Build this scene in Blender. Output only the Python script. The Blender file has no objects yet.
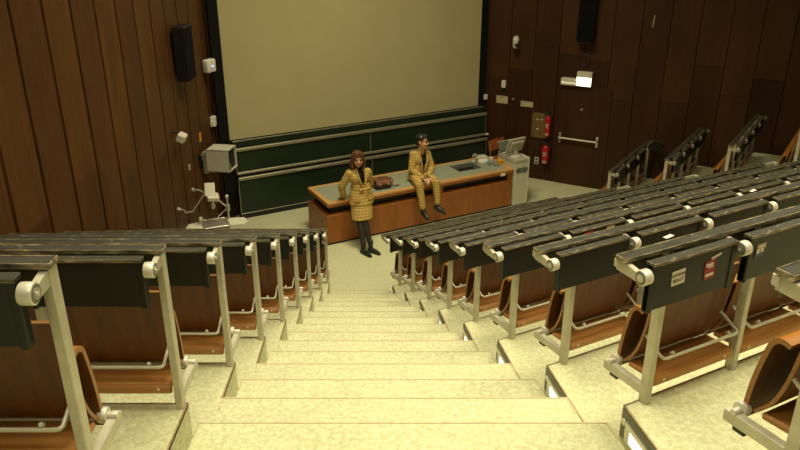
import bpy, bmesh, math, random
from mathutils import Vector, Matrix, Euler
random.seed(7)
PI = math.pi
SC = bpy.context.scene
COL = SC.collection
def R(d): return math.radians(d)

# ------------------------------------------------------------------ layout
CAMZ = 4.8694                       # eye height above the hall floor
H = .3613                           # rise of one seating tier
TH = R(28.13)                       # centre rows and front wall run in this direction
U = Vector((math.cos(TH), math.sin(TH), 0))
A = Vector((-math.sin(TH), math.cos(TH), 0))
TOP = 8                             # tiers 0..7 step down to the hall floor (tier 8)
def ZT(k): return H*(TOP-k)
LX = -.914                          # aisle side of the left tiers
WX = -3.0                           # left wall
def LY(k): return 2.650+.85*k
def RP(k): return Vector((.9604-.1508*k, 2.6345+.837*k, 0))
MID = Vector((1.143, 9.69, 0))
def mir(p):
    p = Vector(p); d = MID-p
    return p+2*U*d.dot(U)
PHI = 2*TH                          # direction of the far right rows
def RB(k): return mir((LX, LY(7), 0))+Vector((.648, -.508, 0))*(7-k)
RW0 = Vector((2.5, 13.65, 0)); RWD = Vector((math.cos(R(-27.84)), math.sin(R(-27.84)), 0)); RWA = R(-27.84)
RWN = Vector((-RWD.y, RWD.x, 0))    # points out of the hall
FW0 = Vector((-2.783, 11.747, 0))   # front wall line
DESK = Vector((-1.117, 10.484, 0))
def cross2(a, b): return a.x*b.y-a.y*b.x
def meet(p, d, q, e):
    t = cross2(q-p, e)/cross2(d, e)
    return p+d*t
CORL = meet(FW0, U, Vector((WX, 0, 0)), Vector((0, 1, 0)))
CORR = meet(FW0, U, RW0, RWD)

# ------------------------------------------------------------------ materials
MATS = {}
def nodes(name):
    m = bpy.data.materials.new(name); m.use_nodes = True
    nt = m.node_tree; b = nt.nodes['Principled BSDF']
    MATS[name] = m
    return m, nt, b
def tex(nt, scale=(1, 1, 1), coord='Object'):
    tc = nt.nodes.new('ShaderNodeTexCoord'); mp = nt.nodes.new('ShaderNodeMapping')
    mp.inputs['Scale'].default_value = scale
    nt.links.new(tc.outputs[coord], mp.inputs['Vector'])
    return mp.outputs['Vector']
def noise(nt, vec, scale, detail=4, rough=.55):
    n = nt.nodes.new('ShaderNodeTexNoise'); n.inputs['Scale'].default_value = scale
    n.inputs['Detail'].default_value = detail; n.inputs['Roughness'].default_value = rough
    nt.links.new(vec, n.inputs['Vector']); return n.outputs['Fac']
def ramp(nt, fac, stops):
    r = nt.nodes.new('ShaderNodeValToRGB')
    els = r.color_ramp.elements
    while len(els) < len(stops): els.new(.5)
    for e, (p, c) in zip(els, stops): e.position = p; e.color = (*c, 1)
    nt.links.new(fac, r.inputs['Fac']); return r.outputs['Color']
def bump(nt, b, fac, strength=.2, dist=.01):
    n = nt.nodes.new('ShaderNodeBump'); n.inputs['Strength'].default_value = strength; n.inputs['Distance'].default_value = dist
    nt.links.new(fac, n.inputs['Height']); nt.links.new(n.outputs['Normal'], b.inputs['Normal'])
def mottled(name, c1, c2, scale=8, rough=.5, metal=0, stretch=(1, 1, 1), lo=.35, hi=.65, bmp=0, spec=.5):
    m, nt, b = nodes(name)
    f = noise(nt, tex(nt, stretch), scale)
    nt.links.new(ramp(nt, f, [(lo, c1), (hi, c2)]), b.inputs['Base Color'])
    b.inputs['Roughness'].default_value = rough; b.inputs['Metallic'].default_value = metal
    b.inputs['Specular IOR Level'].default_value = spec
    if bmp: bump(nt, b, f, bmp)
    return m
def mix(nt, fac, a, b2):
    x = nt.nodes.new('ShaderNodeMix'); x.data_type = 'RGBA'
    if isinstance(fac, float): x.inputs['Factor'].default_value = fac
    else: nt.links.new(fac, x.inputs['Factor'])
    for s, v in (('A', a), ('B', b2)):
        i = [q for q in x.inputs if q.name == s and q.type == 'RGBA'][0]
        if isinstance(v, tuple): i.default_value = (*v, 1)
        else: nt.links.new(v, i)
    return [o for o in x.outputs if o.type == 'RGBA'][0]

def lino():
    m, nt, b = nodes('lino')
    v = tex(nt, (1, 1, 1))
    f1 = noise(nt, v, 3.5, 5, .6); f2 = noise(nt, v, 42, 6, .75); f3 = noise(nt, v, 26, 6, .75)
    c = ramp(nt, f1, [(.3, (.53, .53, .32)), (.7, (.62, .62, .385))])
    c2 = ramp(nt, f2, [(.36, (.34, .335, .165)), (.64, (.71, .71, .47))])
    c = mix(nt, .58, c, c2)
    sp = ramp(nt, f3, [(.54, (0, 0, 0)), (.68, (.8, .8, .8))])
    c = mix(nt, sp, c, (.47, .445, .22))
    nt.links.new(c, b.inputs['Base Color'])
    b.inputs['Roughness'].default_value = .62; b.inputs['Specular IOR Level'].default_value = .25
lino()
def wallwood(name, tones, rough=.55):
    m, nt, b = nodes(name)
    g = nt.nodes.new('ShaderNodeObjectInfo')
    v = tex(nt, (9, 9, .55)); v2 = tex(nt, (1, 1, .3))
    f = noise(nt, v, 3.2, 7, .62); f2 = noise(nt, v2, 2.0, 3)
    c = ramp(nt, f, [(.3, tones[0]), (.5, tones[1]), (.72, tones[2])])
    k = ramp(nt, f2, [(.3, (.72, .72, .72)), (.7, (1.15, 1.12, 1.08))])
    x = nt.nodes.new('ShaderNodeMix'); x.data_type = 'RGBA'; x.blend_type = 'MULTIPLY'; x.inputs['Factor'].default_value = 1
    ins = [q for q in x.inputs if q.type == 'RGBA']
    nt.links.new(c, ins[0]); nt.links.new(k, ins[1])
    nt.links.new([o for o in x.outputs if o.type == 'RGBA'][0], b.inputs['Base Color'])
    b.inputs['Roughness'].default_value = rough; b.inputs['Specular IOR Level'].default_value = .3
    bump(nt, b, f, .08, .004)
wallwood('panel_wood', [(0.0585, 0.0217, 0.0040), (0.0826, 0.0313, 0.0060), (0.1066, 0.0422, 0.0085)])
wallwood('panel_wood_light', [(0.0757, 0.0296, 0.0053), (0.1018, 0.0405, 0.0077), (0.1273, 0.0524, 0.0105)])
wallwood('panel_wood_dark', [(0.0454, 0.0148, 0.0028), (0.0646, 0.0217, 0.0040), (0.0839, 0.0296, 0.0056)])
wallwood('red_panel_wood', [(0.0368, 0.0125, 0.0030), (0.0475, 0.0163, 0.0039), (0.0594, 0.0212, 0.0051)])
wallwood('red_panel_wood_light', [(0.0475, 0.0173, 0.0039), (0.0594, 0.0221, 0.0051), (0.0713, 0.0269, 0.0063)])
wallwood('red_panel_wood_dark', [(0.0297, 0.0091, 0.0024), (0.0392, 0.0120, 0.0030), (0.0499, 0.0159, 0.0036)])
def wood(name, tones, stretch=(1.2, 14, 14), rough=.4, scale=3):
    m, nt, b = nodes(name)
    f = noise(nt, tex(nt, stretch), scale, 6, .6)
    nt.links.new(ramp(nt, f, [(.3, tones[0]), (.5, tones[1]), (.7, tones[2])]), b.inputs['Base Color'])
    b.inputs['Roughness'].default_value = rough
    return m
wood('desk_wood', [(.22, .066, .009), (.27, .084, .012), (.32, .102, .015)], (3, 3, .5), .4)
wood('edge_wood', [(.50, .25, .075), (.58, .30, .095), (.64, .35, .12)], (.8, 8, 8), .4)
wood('seat_wood', [(.24, .090, .012), (.31, .122, .018), (.38, .155, .026)], (1, 12, 12), .36)
wood('ply_edge', [(.22, .085, .016), (.28, .115, .023), (.35, .15, .033)], (1, 4, 30), .45)
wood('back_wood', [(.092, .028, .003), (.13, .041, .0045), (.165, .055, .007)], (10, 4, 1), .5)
wood('plank_wood', [(.28, .115, .024), (.37, .160, .038), (.46, .215, .058)], (1, 9, 30), .42)
wood('worn_edge', [(.028, .025, .018), (.17, .135, .075), (.46, .38, .22)], (5, 20, 20), .5, 3)
wood('chair_wood', [(.30, .075, .018), (.36, .095, .024), (.42, .12, .03)], (2, 10, 2), .4)
mottled('aluminium', (.46, .43, .33), (.56, .53, .41), 14, .46, .35)
mottled('drum_metal', (.60, .57, .47), (.70, .67, .56), 20, .38, .3)
mottled('steel', (.55, .52, .43), (.68, .65, .55), 20, .28, .75)
mottled('black_paint', (.007, .008, .0065), (.012, .013, .011), 6, .42, 0, (1, 1, 1), .3, .7, 0, .4)
def ledgemat():
    m, nt, b = nodes('ledge_grey')
    v = tex(nt, (1.5, 8, 8))
    f = noise(nt, v, 4, 6, .65); s = noise(nt, tex(nt), 55, 2)
    c = ramp(nt, f, [(.35, (.022, .0215, .016)), (.65, (.048, .046, .034))])
    k = ramp(nt, s, [(.70, (0, 0, 0)), (.74, (1, 1, 1))])
    nt.links.new(mix(nt, k, c, (.42, .40, .32)), b.inputs['Base Color'])
    b.inputs['Roughness'].default_value = .48
ledgemat()
mottled('nosing', (.46, .37, .22), (.58, .50, .31), 30, .6)
mottled('tier_nosing', (.22, .14, .07), (.34, .25, .12), 30, .6)
mottled('plate_olive', (.095, .092, .055), (.125, .12, .075), 20, .4, .3)
mottled('screen_cloth', (.47, .41, .215), (.495, .435, .235), 2, .85, spec=.1)
mottled('olive_box', (.15, .10, .026), (.18, .12, .034), 10, .5)
mottled('black_cloth', (.006, .006, .005), (.010, .010, .008), 4, .85, spec=.15)
mottled('board_green', (.0105, .021, .0095), (.014, .027, .012), 3, .42, spec=.35)
mottled('rail_metal', (.30, .275, .175), (.36, .335, .22), 20, .4, .5)
mottled('desk_grey', (.27, .285, .20), (.31, .325, .23), 25, .45)
mottled('beige', (.52, .50, .39), (.57, .55, .43), 10, .5)
mottled('beige_dark', (.36, .34, .25), (.40, .38, .28), 10, .5)
mottled('cream', (.66, .62, .46), (.70, .66, .50), 10, .5)
mottled('white_plastic', (.72, .70, .62), (.76, .74, .66), 10, .4)
mottled('paper', (.70, .66, .54), (.76, .72, .60), 16, .8, spec=.1)
mottled('notice', (.47, .41, .25), (.54, .47, .29), 16, .7)
mottled('dark_plastic', (.006, .006, .0055), (.010, .010, .009), 10, .45)
mottled('speaker_cloth', (.004, .0045, .0045), (.007, .0075, .007), 60, .9, spec=.1)
mottled('grey_plastic', (.13, .14, .11), (.17, .18, .14), 10, .4)
mottled('red_paint', (.42, .012, .016), (.50, .016, .02), 8, .3)
mottled('red_sticker', (.25, .012, .022), (.30, .016, .03), 20, .5)
mottled('blue_sticker', (.03, .045, .09), (.05, .07, .13), 20, .5)
mottled('yellow', (.72, .34, .02), (.78, .40, .03), 12, .5)
mottled('leather', (.10, .036, .012), (.24, .095, .036), 9, .42, bmp=.3)
mottled('leather_dark', (.025, .010, .005), (.045, .018, .008), 9, .45)
mottled('skin', (.56, .29, .155), (.61, .325, .18), 12, .5)
mottled('lips', (.40, .12, .09), (.44, .14, .10), 12, .5)
mottled('hair_auburn', (.060, .020, .007), (.15, .052, .016), 30, .5, 0, (1, 1, .25))
mottled('hair_black', (.007, .005, .004), (.020, .013, .009), 30, .45, 0, (1, 1, .3))
mottled('black_knit', (.006, .006, .006), (.011, .010, .009), 40, .85, spec=.2)
mottled('tights', (.013, .010, .007), (.020, .015, .010), 20, .6)
mottled('shoe_black', (.010, .011, .009), (.022, .024, .019), 12, .3)
mottled('sole', (.02, .017, .012), (.03, .025, .018), 12, .7)
mottled('eye_dark', (.012, .008, .006), (.02, .014, .01), 12, .3)
mottled('ceiling_white', (.55, .5, .38), (.6, .55, .42), 4, .8)
def plaid():
    m, nt, b = nodes('plaid')
    v = tex(nt)
    fac = None
    f = noise(nt, v, 34, 4, .7)
    c = ramp(nt, f, [(.3, (.42, .275, .065)), (.7, (.69, .485, .155))])
    for d, sc in (('X', 9.5), ('Z', 7.2)):
        w = nt.nodes.new('ShaderNodeTexWave'); w.wave_type = 'BANDS'; w.bands_direction = d
        w.inputs['Scale'].default_value = sc; w.inputs['Distortion'].default_value = .6
        nt.links.new(v, w.inputs['Vector'])
        k = ramp(nt, w.outputs['Fac'], [(.05, (.48, .48, .48)), (.30, (0, 0, 0))])
        c = mix(nt, k, c, (.16, .075, .012))
    nt.links.new(c, b.inputs['Base Color']); b.inputs['Roughness'].default_value = .85
    b.inputs['Specular IOR Level'].default_value = .15
plaid()
def glassy():
    m, nt, b = nodes('glass')
    b.inputs['Base Color'].default_value = (.75, .82, .85, 1); b.inputs['Roughness'].default_value = .08
    b.inputs['Transmission Weight'].default_value = .85
glassy()
def emit(name, col, s):
    m, nt, b = nodes(name)
    b.inputs['Base Color'].default_value = (*col, 1)
    b.inputs['Emission Color'].default_value = (*col, 1); b.inputs['Emission Strength'].default_value = s
emit('step_lamp', (1.0, .97, .86), 2.6)
emit('exit_lamp', (1.0, .98, .82), 3.2)
emit('exit_dim', (.9, .85, .62), .35)
emit('led_blue', (.35, .45, 1.0), 2.0)

# ------------------------------------------------------------------ mesh helpers
def new_bm(): return bmesh.new()
def add_box(bm, c, s, bev=0, rot=None, mat=0, seg=1):
    t = bmesh.new(); bmesh.ops.create_cube(t, size=1)
    bmesh.ops.scale(t, vec=s, verts=t.verts)
    if bev: bmesh.ops.bevel(t, geom=list(t.edges), offset=min(bev, min(s)*.45), segments=seg, affect='EDGES', profile=.5)
    M = Matrix.Translation(c)
    if rot is not None: M = M @ Euler(rot).to_matrix().to_4x4()
    merge(bm, t, M, mat)
def merge(bm, t, M=None, mat=0):
    if M is not None: bmesh.ops.transform(t, matrix=M, verts=t.verts)
    vm = {}
    for v in t.verts: vm[v] = bm.verts.new(v.co)
    for f in t.faces:
        nf = bm.faces.new([vm[v] for v in f.verts]); nf.material_index = mat
    t.free()
def bb(bm, x0, x1, y0, y1, z0, z1, bev=0, mat=0):
    add_box(bm, ((x0+x1)/2, (y0+y1)/2, (z0+z1)/2), (x1-x0, y1-y0, z1-z0), bev, None, mat)
def add_cyl(bm, p0, p1, r0, r1=None, n=16, bev=0, mat=0):
    r1 = r0 if r1 is None else r1
    p0 = Vector(p0); p1 = Vector(p1); d = p1-p0
    t = bmesh.new()
    bmesh.ops.create_cone(t, cap_ends=True, segments=n, radius1=r0, radius2=r1, depth=d.length)
    if bev:
        es = [e for e in t.edges if len(e.link_faces) == 2 and any(len(f.verts) > 4 for f in e.link_faces)]
        bmesh.ops.bevel(t, geom=es, offset=bev, segments=2, affect='EDGES', profile=.5)
    q = Vector((0, 0, 1)).rotation_difference(d.normalized())
    merge(bm, t, Matrix.Translation((p0+p1)/2) @ q.to_matrix().to_4x4(), mat)
def add_tube(bm, pts, r, n=10, mat=0):
    pts = [Vector(p) for p in pts]
    rs = r if isinstance(r, (list, tuple)) else [r]*len(pts)
    rings = []; prev = None
    for i, p in enumerate(pts):
        d = (pts[min(i+1, len(pts)-1)]-pts[max(i-1, 0)]).normalized()
        if prev is None:
            n1 = d.cross(Vector((0, 0, 1)))
            if n1.length < .05: n1 = d.cross(Vector((1, 0, 0)))
        else: n1 = prev-d*prev.dot(d)
        n1.normalize(); prev = n1; n2 = d.cross(n1)
        rings.append([bm.verts.new(p+(n1*math.cos(a)+n2*math.sin(a))*rs[i]) for a in [2*PI*j/n for j in range(n)]])
    for a, b in zip(rings, rings[1:]):
        for j in range(n):
            f = bm.faces.new((a[j], a[(j+1) % n], b[(j+1) % n], b[j])); f.material_index = mat
    bm.faces.new(list(reversed(rings[0]))).material_index = mat; bm.faces.new(rings[-1]).material_index = mat
def add_prism(bm, poly, z0, z1, mat=0):
    lo = [bm.verts.new((p[0], p[1], z0)) for p in poly]; hi = [bm.verts.new((p[0], p[1], z1)) for p in poly]
    n = len(poly)
    bm.faces.new(list(reversed(lo))).material_index = mat; bm.faces.new(hi).material_index = mat
    for i in range(n): bm.faces.new((lo[i], lo[(i+1) % n], hi[(i+1) % n], hi[i])).material_index = mat
def add_sheet(bm, prof, x0, x1, t, mat=0, edge=None, under=None):
    """a bent board: (y, z) profile of thickness t drawn out from x0 to x1"""
    P = [Vector((p[0], p[1])) for p in prof]; n = len(P); off = []
    for i in range(n):
        d = (P[min(i+1, n-1)]-P[max(i-1, 0)]).normalized(); off.append(Vector((-d.y, d.x))*t/2)
    loop = [p+o for p, o in zip(P, off)]+[p-o for p, o in reversed(list(zip(P, off)))]
    a = [bm.verts.new((x0, q.x, q.y)) for q in loop]; b = [bm.verts.new((x1, q.x, q.y)) for q in loop]
    N = len(loop); e = mat if edge is None else edge
    for i in range(N):
        f = bm.faces.new((a[i], a[(i+1) % N], b[(i+1) % N], b[i])); f.material_index = e if i in (n-1, N-1) else (under if under is not None and i < n-9 else mat)
    for i in range(n-1):
        for q in (a, b):
            f = bm.faces.new((q[i], q[i+1], q[N-2-i], q[N-1-i])); f.material_index = e
def add_ball(bm, c, r, mat=0, n=16, rot=None):
    t = bmesh.new(); bmesh.ops.create_uvsphere(t, u_segments=n, v_segments=max(6, n*2//3), radius=1)
    r = r if isinstance(r, (tuple, list)) else (r, r, r)
    M = Matrix.Translation(c)
    if rot is not None: M = M @ Euler(rot).to_matrix().to_4x4()
    merge(bm, t, M @ Matrix.Diagonal((*r, 1)), mat)
def smooth_curve(pts, n=6):
    pts = [Vector(p) for p in pts]; out = []
    for i in range(len(pts)-1):
        p0, p1, p2, p3 = pts[max(i-1, 0)], pts[i], pts[i+1], pts[min(i+2, len(pts)-1)]
        for k in range(n):
            t = k/n
            out.append(.5*((2*p1)+(p2-p0)*t+(2*p0-5*p1+4*p2-p3)*t*t+(3*p1-p0-3*p2+p3)*t**3))
    out.append(pts[-1]); return out
def mesh_of(bm, mats, name, smooth=None):
    bmesh.ops.recalc_face_normals(bm, faces=bm.faces)
    me = bpy.data.meshes.new(name); bm.to_mesh(me); bm.free()
    for m in (mats if isinstance(mats, (list, tuple)) else [mats]): me.materials.append(MATS[m])
    if smooth is not None:
        for p in me.polygons: p.use_smooth = True
        me.set_sharp_from_angle(angle=R(smooth))
    return me
def link(name, me, parent=None, loc=None):
    o = bpy.data.objects.new(name, me); COL.objects.link(o)
    if parent is not None: o.parent = parent
    if loc is not None: o.location = loc
    return o
def obj(name, bm, mats, parent=None, smooth=35, loc=None):
    return link(name, mesh_of(bm, mats, name, smooth), parent, loc)
def tag(o, label, cat, group=None):
    o['label'] = label; o['category'] = cat
    if group: o['group'] = group
    return o
def thing(name, label, cat, loc=(0, 0, 0), rz=0, group=None):
    o = bpy.data.objects.new(name, None); COL.objects.link(o); o.empty_display_size = .2
    o.location = loc; o.rotation_euler = (0, 0, rz)
    return tag(o, label, cat, group)
def struct(name, bm, mats, smooth=None, parent=None):
    o = obj(name, bm, mats, parent, smooth)
    if parent is None: o['kind'] = 'structure'
    return o
def place(o, loc, rz=0):
    o.location = loc; o.rotation_euler = (0, 0, rz); return o
def dpt(x, y, z=0): return DESK+U*x+A*y+Vector((0, 0, z))       # desk frame: along the front, away from the seats, up
def wpt(s, z, out=0): return RW0+RWD*s-RWN*out+Vector((0, 0, z))  # on the right wall

# ------------------------------------------------------------------ the room
KMIN = -4
bm = new_bm()
far = RW0+RWD*9.5
add_prism(bm, [(WX, -3.5), (WX, CORL.y), (CORL.x, CORL.y), (CORR.x, CORR.y), (far.x, far.y), (far.x, -3.5)], -.2, 0)
struct('floor', bm, 'lino')
NOSE = .008
def tier_poly(kind, k):
    if kind == 'left':
        return [(WX, LY(k-1)), (LX, LY(k-1)), (LX, LY(k)), (WX, LY(k))]
    if kind == 'right':
        f0, f1 = RB(k), RB(k-1); v = Vector((math.cos(PHI), math.sin(PHI), 0))
        e0, e1 = meet(f0, v, RW0, RWD), meet(f1, v, RW0, RWD)
        return [f1, e1, e0, f0]
    a0 = RP(k-1); b0 = RP(k)
    # the centre tiers: the higher edge starts at the aisle line, too
    return [a0, mir(a0), mir(b0), b0]
for kind, rng in (('left', range(KMIN, 8)), ('center', range(KMIN+1, 8)), ('right', range(1, 8))):
    for k in rng:
        bm = new_bm()
        add_prism(bm, [tuple(p)[:2] for p in tier_poly(kind, k)], max(0, ZT(k)-H-.25), ZT(k))
        struct('floor_tier_'+kind, bm, 'lino')
        P = [Vector((p[0], p[1], 0)) for p in tier_poly(kind, k)]
        e0, e1, d0 = (P[3], P[2], P[0]) if kind != 'left' else (P[2], P[3], P[1])
        bm = new_bm()
        d = (e1-e0).normalized(); s = (d0-e0).normalized()
        if kind == 'left': d0 = e0+s*.325
        for p, q, w in ((e0, e1, s), (e0, d0, d)):
            add_prism(bm, [tuple(x)[:2] for x in (p, q, q+w*NOSE, p+w*NOSE)], ZT(k)-.012, ZT(k)+.0025)
        struct('trim_tier', bm, 'tier_nosing')
# stairs in the aisles: one tread level with every tier, one half a rise lower
def ledge_r(y):
    t = (y-2.6345)/.837
    return .9604-.1508*t
def tread(y0, y1, z, flip):
    poly = [Vector((LX, y0, 0)), Vector((ledge_r(y0), y0, 0)), Vector((ledge_r(y1), y1, 0)), Vector((LX, y1, 0))]
    nose = [Vector((LX, y1-NOSE, 0)), Vector((ledge_r(y1-NOSE), y1-NOSE, 0)), poly[2], poly[3]]
    if flip: poly = [mir(p) for p in poly]; nose = [mir(p) for p in nose]
    bm = new_bm(); add_prism(bm, [tuple(p)[:2] for p in poly], max(z-.45, 0), z, 0)
    struct('aisle_step', bm, 'lino')
    bm = new_bm(); add_prism(bm, [tuple(p)[:2] for p in nose], z-.01, z+.0025, 0)
    if not flip:
        ya = y1-.125
        add_prism(bm, [(ledge_r(ya)-.008, ya), (ledge_r(ya)+.0015, ya), (ledge_r(y1)+.0015, y1), (ledge_r(y1)-.008, y1)], z-.02, z+.003, 0)
        add_prism(bm, [(LX-.0015, y1-.1), (LX+.007, y1-.1), (LX+.007, y1), (LX-.0015, y1)], z-.02, z+.003, 0)
    struct('trim_step', bm, 'nosing')
for flip in (False, True):
    for k in range(KMIN if not flip else 1, 9):
        if k < 8: tread(LY(k-1)+.10, LY(k)-.32, ZT(k), flip)
        if k < 8: tread(LY(k)-.32, LY(k)+.10, ZT(k)-H/2, flip)

def plank_wall(name, p0, d, length, z1, inward, mats, width=.5475, gap=.045, z0=0, first=None):
    """vertical boards with open grooves on a dark backing; each board in two lengths"""
    rz = math.atan2(d.y, d.x)
    bm = new_bm()
    s = 1 if inward > 0 else -1
    bb(bm, 0, length, -.16 if s > 0 else .04, -.04 if s > 0 else .16, z0, z1, 0, 3)
    x = 0
    while x < length-.02:
        w = min(width if x or not first else first, length-x)
        j = random.choice([1.75, 1.95, 2.15, 2.35, 2.5])+random.uniform(-.08, .08)
        for a, b in ((z0, j), (j+.004, z1)):
            m = random.choice([0, 0, 1, 2]) if a == z0 else random.choice([0, 0, 1, 1])
            y0, y1 = (-.04, .02) if s > 0 else (-.02, .04)
            add_box(bm, (x+w/2, (y0+y1)/2, (a+b)/2), (w-gap, .06, b-a), .003, None, m)
        x += w
    o = struct(name, bm, list(mats)+['black_cloth'])
    o.location = p0; o.rotation_euler = (0, 0, rz)
    return o
CEIL = 7.6
MW = ('panel_wood', 'panel_wood_light', 'panel_wood_dark'); MR = ('red_panel_wood', 'red_panel_wood_light', 'red_panel_wood_dark')
plank_wall('wall_left', Vector((WX, CORL.y, 0)), Vector((0, -1, 0)), CORL.y+3.5, CEIL, 1, MW, first=CORL.y-11.34)
plank_wall('wall_right', CORR, RWD, 9.0, CEIL, -1, MR, .46, .008)
plank_wall('wall_front', CORL, U, (CORR-CORL).length, CEIL, -1, MR, .4)
bm = new_bm(); bb(bm, WX, far.x, -3.6, -3.5, 0, CEIL); struct('wall_back', bm, 'panel_wood')
bm = new_bm(); bb(bm, WX-.1, far.x+.1, -3.6, 14.4, CEIL, CEIL+.1); struct('ceiling', bm, 'ceiling_white')

# ------------------------------------------------------------------ bench rows
def m_post():
    bm = new_bm()
    bb(bm, -.016, .016, -.044, 0, 0, .735, .003)
    bb(bm, -.016, .016, -.01, .225, .035, .080, .003)
    return mesh_of(bm, 'aluminium', 'post', 35)
def m_pivot(s):
    bm = new_bm()
    add_cyl(bm, (s*.014, .19, .085), (s*.044, .19, .085), .027, None, 20, .005)
    add_cyl(bm, (-s*.018, .19, .085), (s*.02, .19, .085), .012, None, 14, .003)
    if s > 0: bb(bm, -.010, .03, .14, .19, .012, .04, .006, 1)
    return mesh_of(bm, ['drum_metal', 'dark_plastic'], 'seat_pivot', 35)
def m_arm():
    bm = new_bm()
    t = bmesh.new(); bmesh.ops.create_cube(t, size=1)
    poly = [(.0, .735), (.0, .69), (-.115, .684), (-.13, .716), (-.06, .730)]
    a = [bm.verts.new((-.011, y, z)) for y, z in poly]; b = [bm.verts.new((.011, y, z)) for y, z in poly]
    t.free()
    bm.faces.new(a); bm.faces.new(list(reversed(b)))
    for i in range(5): bm.faces.new((a[i], a[(i+1) % 5], b[(i+1) % 5], b[i]))
    return mesh_of(bm, 'aluminium', 'hinge_arm', 30)
def m_drum(s):
    bm = new_bm()
    add_cyl(bm, (-s*.028, -.125, .706), (s*.011, -.125, .706), .031, None, 24, .004)
    for r, x0, x1, m in ((.026, .0105, .0125, 2), (.016, .0115, .015, 1), (.006, .014, .018, 0)):
        add_cyl(bm, (s*x0, -.125, .706), (s*x1, -.125, .706), r, None, 18, 0, m)
    return mesh_of(bm, ['drum_metal', 'steel', 'grey_plastic'], 'hinge_drum', 35)
def m_bracket():                     # reaches from the post head to the hinge arm below the ledge
    bm = new_bm(); bb(bm, -.25, .015, -.012, .012, .70, .735, .003)
    return mesh_of(bm, 'aluminium', 'head_bracket', 35)
def m_flap(w):
    bm = new_bm()
    bb(bm, 0, w, -.122, -.094, .542, .744, .004)
    bb(bm, .0, .022, -.126, -.09, .536, .738, .003); bb(bm, w-.026, w, -.126, -.09, .536, .738, .003)
    return mesh_of(bm, 'black_paint', 'flap', 30)
def m_flap_edge(w):
    bm = new_bm()
    bb(bm, .0, w, -.128, -.088, .740, .750, .003, 1); bb(bm, 0, w, -.131, -.1275, .738, .7508, .001, 0); bb(bm, 0, .003, -.13, -.088, .740, .7506, .001, 0)
    return mesh_of(bm, ['worn_edge', 'ledge_grey'], 'flap_edge', 30)
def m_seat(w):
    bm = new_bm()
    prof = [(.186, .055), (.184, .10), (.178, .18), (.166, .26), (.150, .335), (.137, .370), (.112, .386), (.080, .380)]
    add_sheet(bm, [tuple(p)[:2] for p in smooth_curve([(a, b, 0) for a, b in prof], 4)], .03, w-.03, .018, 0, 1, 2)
    return mesh_of(bm, ['seat_wood', 'ply_edge', 'back_wood'], 'seat', 40)  # underside faces get the darker back wood: shade behind the seat put into colour
def m_back(w):
    bm = new_bm()
    prof = [(.022, .535), (.035, .44), (.048, .34), (.068, .24), (.10, .16), (.145, .105)]
    add_sheet(bm, [tuple(p)[:2] for p in smooth_curve([(a, b, 0) for a, b in prof], 4)], .024, w-.024, .013, 0, 1)
    return mesh_of(bm, ['back_wood', 'ply_edge'], 'backrest', 40)
def m_rail(w):
    bm = new_bm()
    p = [(.035, .052, .285), (.036, -.035, .232), (.045, -.05, .222), (.06, -.054, .22), (w-.06, -.054, .22), (w-.048, -.052, .221), (w-.040, -.045, .225), (w-.038, .06, .275), (w-.04, .075, .30)]
    add_tube(bm, p, .0075, 8)
    for x in (.1, w-.1): add_cyl(bm, (x, -.05, .236), (x, -.04, .226), .008, None, 8)
    return mesh_of(bm, 'aluminium', 'bag_rail', 50)
def m_plank(w):
    bm = new_bm()
    add_box(bm, (w/2, .045, .108), (w-.05, .15, .026), .006, (R(-3), 0, 0))
    add_box(bm, (w/2, -.028, .095), (w-.052, .022, .045), .008)
    for x in (.08, w-.08): add_cyl(bm, (x, -.041, .10), (x, -.037, .10), .007, None, 8, 0, 1)
    return mesh_of(bm, ['plank_wood', 'steel'], 'foot_plank', 35)
PROTO = {}
def proto(key, fn, *a):
    k = (key,)+a
    if k not in PROTO: PROTO[k] = fn(*a)
    return PROTO[k]
def bench_row(label, group, loc, rz, w, n, x0, sgn, hx, post0=None):
    """posts at x0 + sgn*w*i; hx moves the hinged ledge along the row relative to the posts"""
    row = thing('bench_row', label, 'bench row', loc, rz, group)
    xs = [x0+sgn*w*i for i in range(n+1)]
    first = min(xs); bm = new_bm()
    a, b = first+hx-.02, first+hx+w*n+.02
    bb(bm, a, b, -.050, -.002, .735, .754, .004)
    led = obj('ledge', bm, 'ledge_grey', row, 30)
    bm = new_bm(); bb(bm, a, b, -.0535, -.0495, .738, .7552, .001); bb(bm, a, b, -.0025, .0015, .738, .7552, .001)
    bb(bm, a-.003 if sgn > 0 else b-.001, a+.001 if sgn > 0 else b+.003, -.0535, .0015, .738, .7552, .001)
    obj('ledge_edge', bm, 'worn_edge', led, 30)
    bm = new_bm(); bb(bm, a+.025, b-.025, -.012, -.002, .665, .737, .002); obj('ledge_web', bm, 'plate_olive', led, 30)
    ds = 1 if sgn < 0 else -1
    flaps = []
    for i, x in enumerate(sorted(xs)):
        p = link('post', proto('post', m_post), row, (x, 0, 0))
        link('seat_pivot', proto('pivot', m_pivot, sgn), p)
        if abs(hx) > .05: link('head_bracket', proto('hb', m_bracket), p)
        ar = link('hinge_arm', proto('arm', m_arm), row, (x+hx, 0, 0))
        link('hinge_drum', proto('drum', m_drum, ds), ar)
        if i < n:
            fw = w-(.08 if ds < 0 else .062)
            f = link('flap', proto('flap', m_flap, fw), row, (x+hx+(.05 if ds < 0 else .026), 0, 0))
            link('flap_edge', proto('fe', m_flap_edge, fw), f); flaps.append(f)
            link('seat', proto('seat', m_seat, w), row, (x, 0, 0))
            bk = link('backrest', proto('back', m_back, w), row, (x, 0, 0))
            link('bag_rail', proto('rail', m_rail, w), bk)
            link('foot_plank', proto('plank', m_plank, w), row, (x, 0, 0))
    return row, flaps
ORD = ['front', 'second', 'third', 'fourth', 'fifth', 'sixth', 'seventh', 'eighth', 'ninth']
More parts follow.
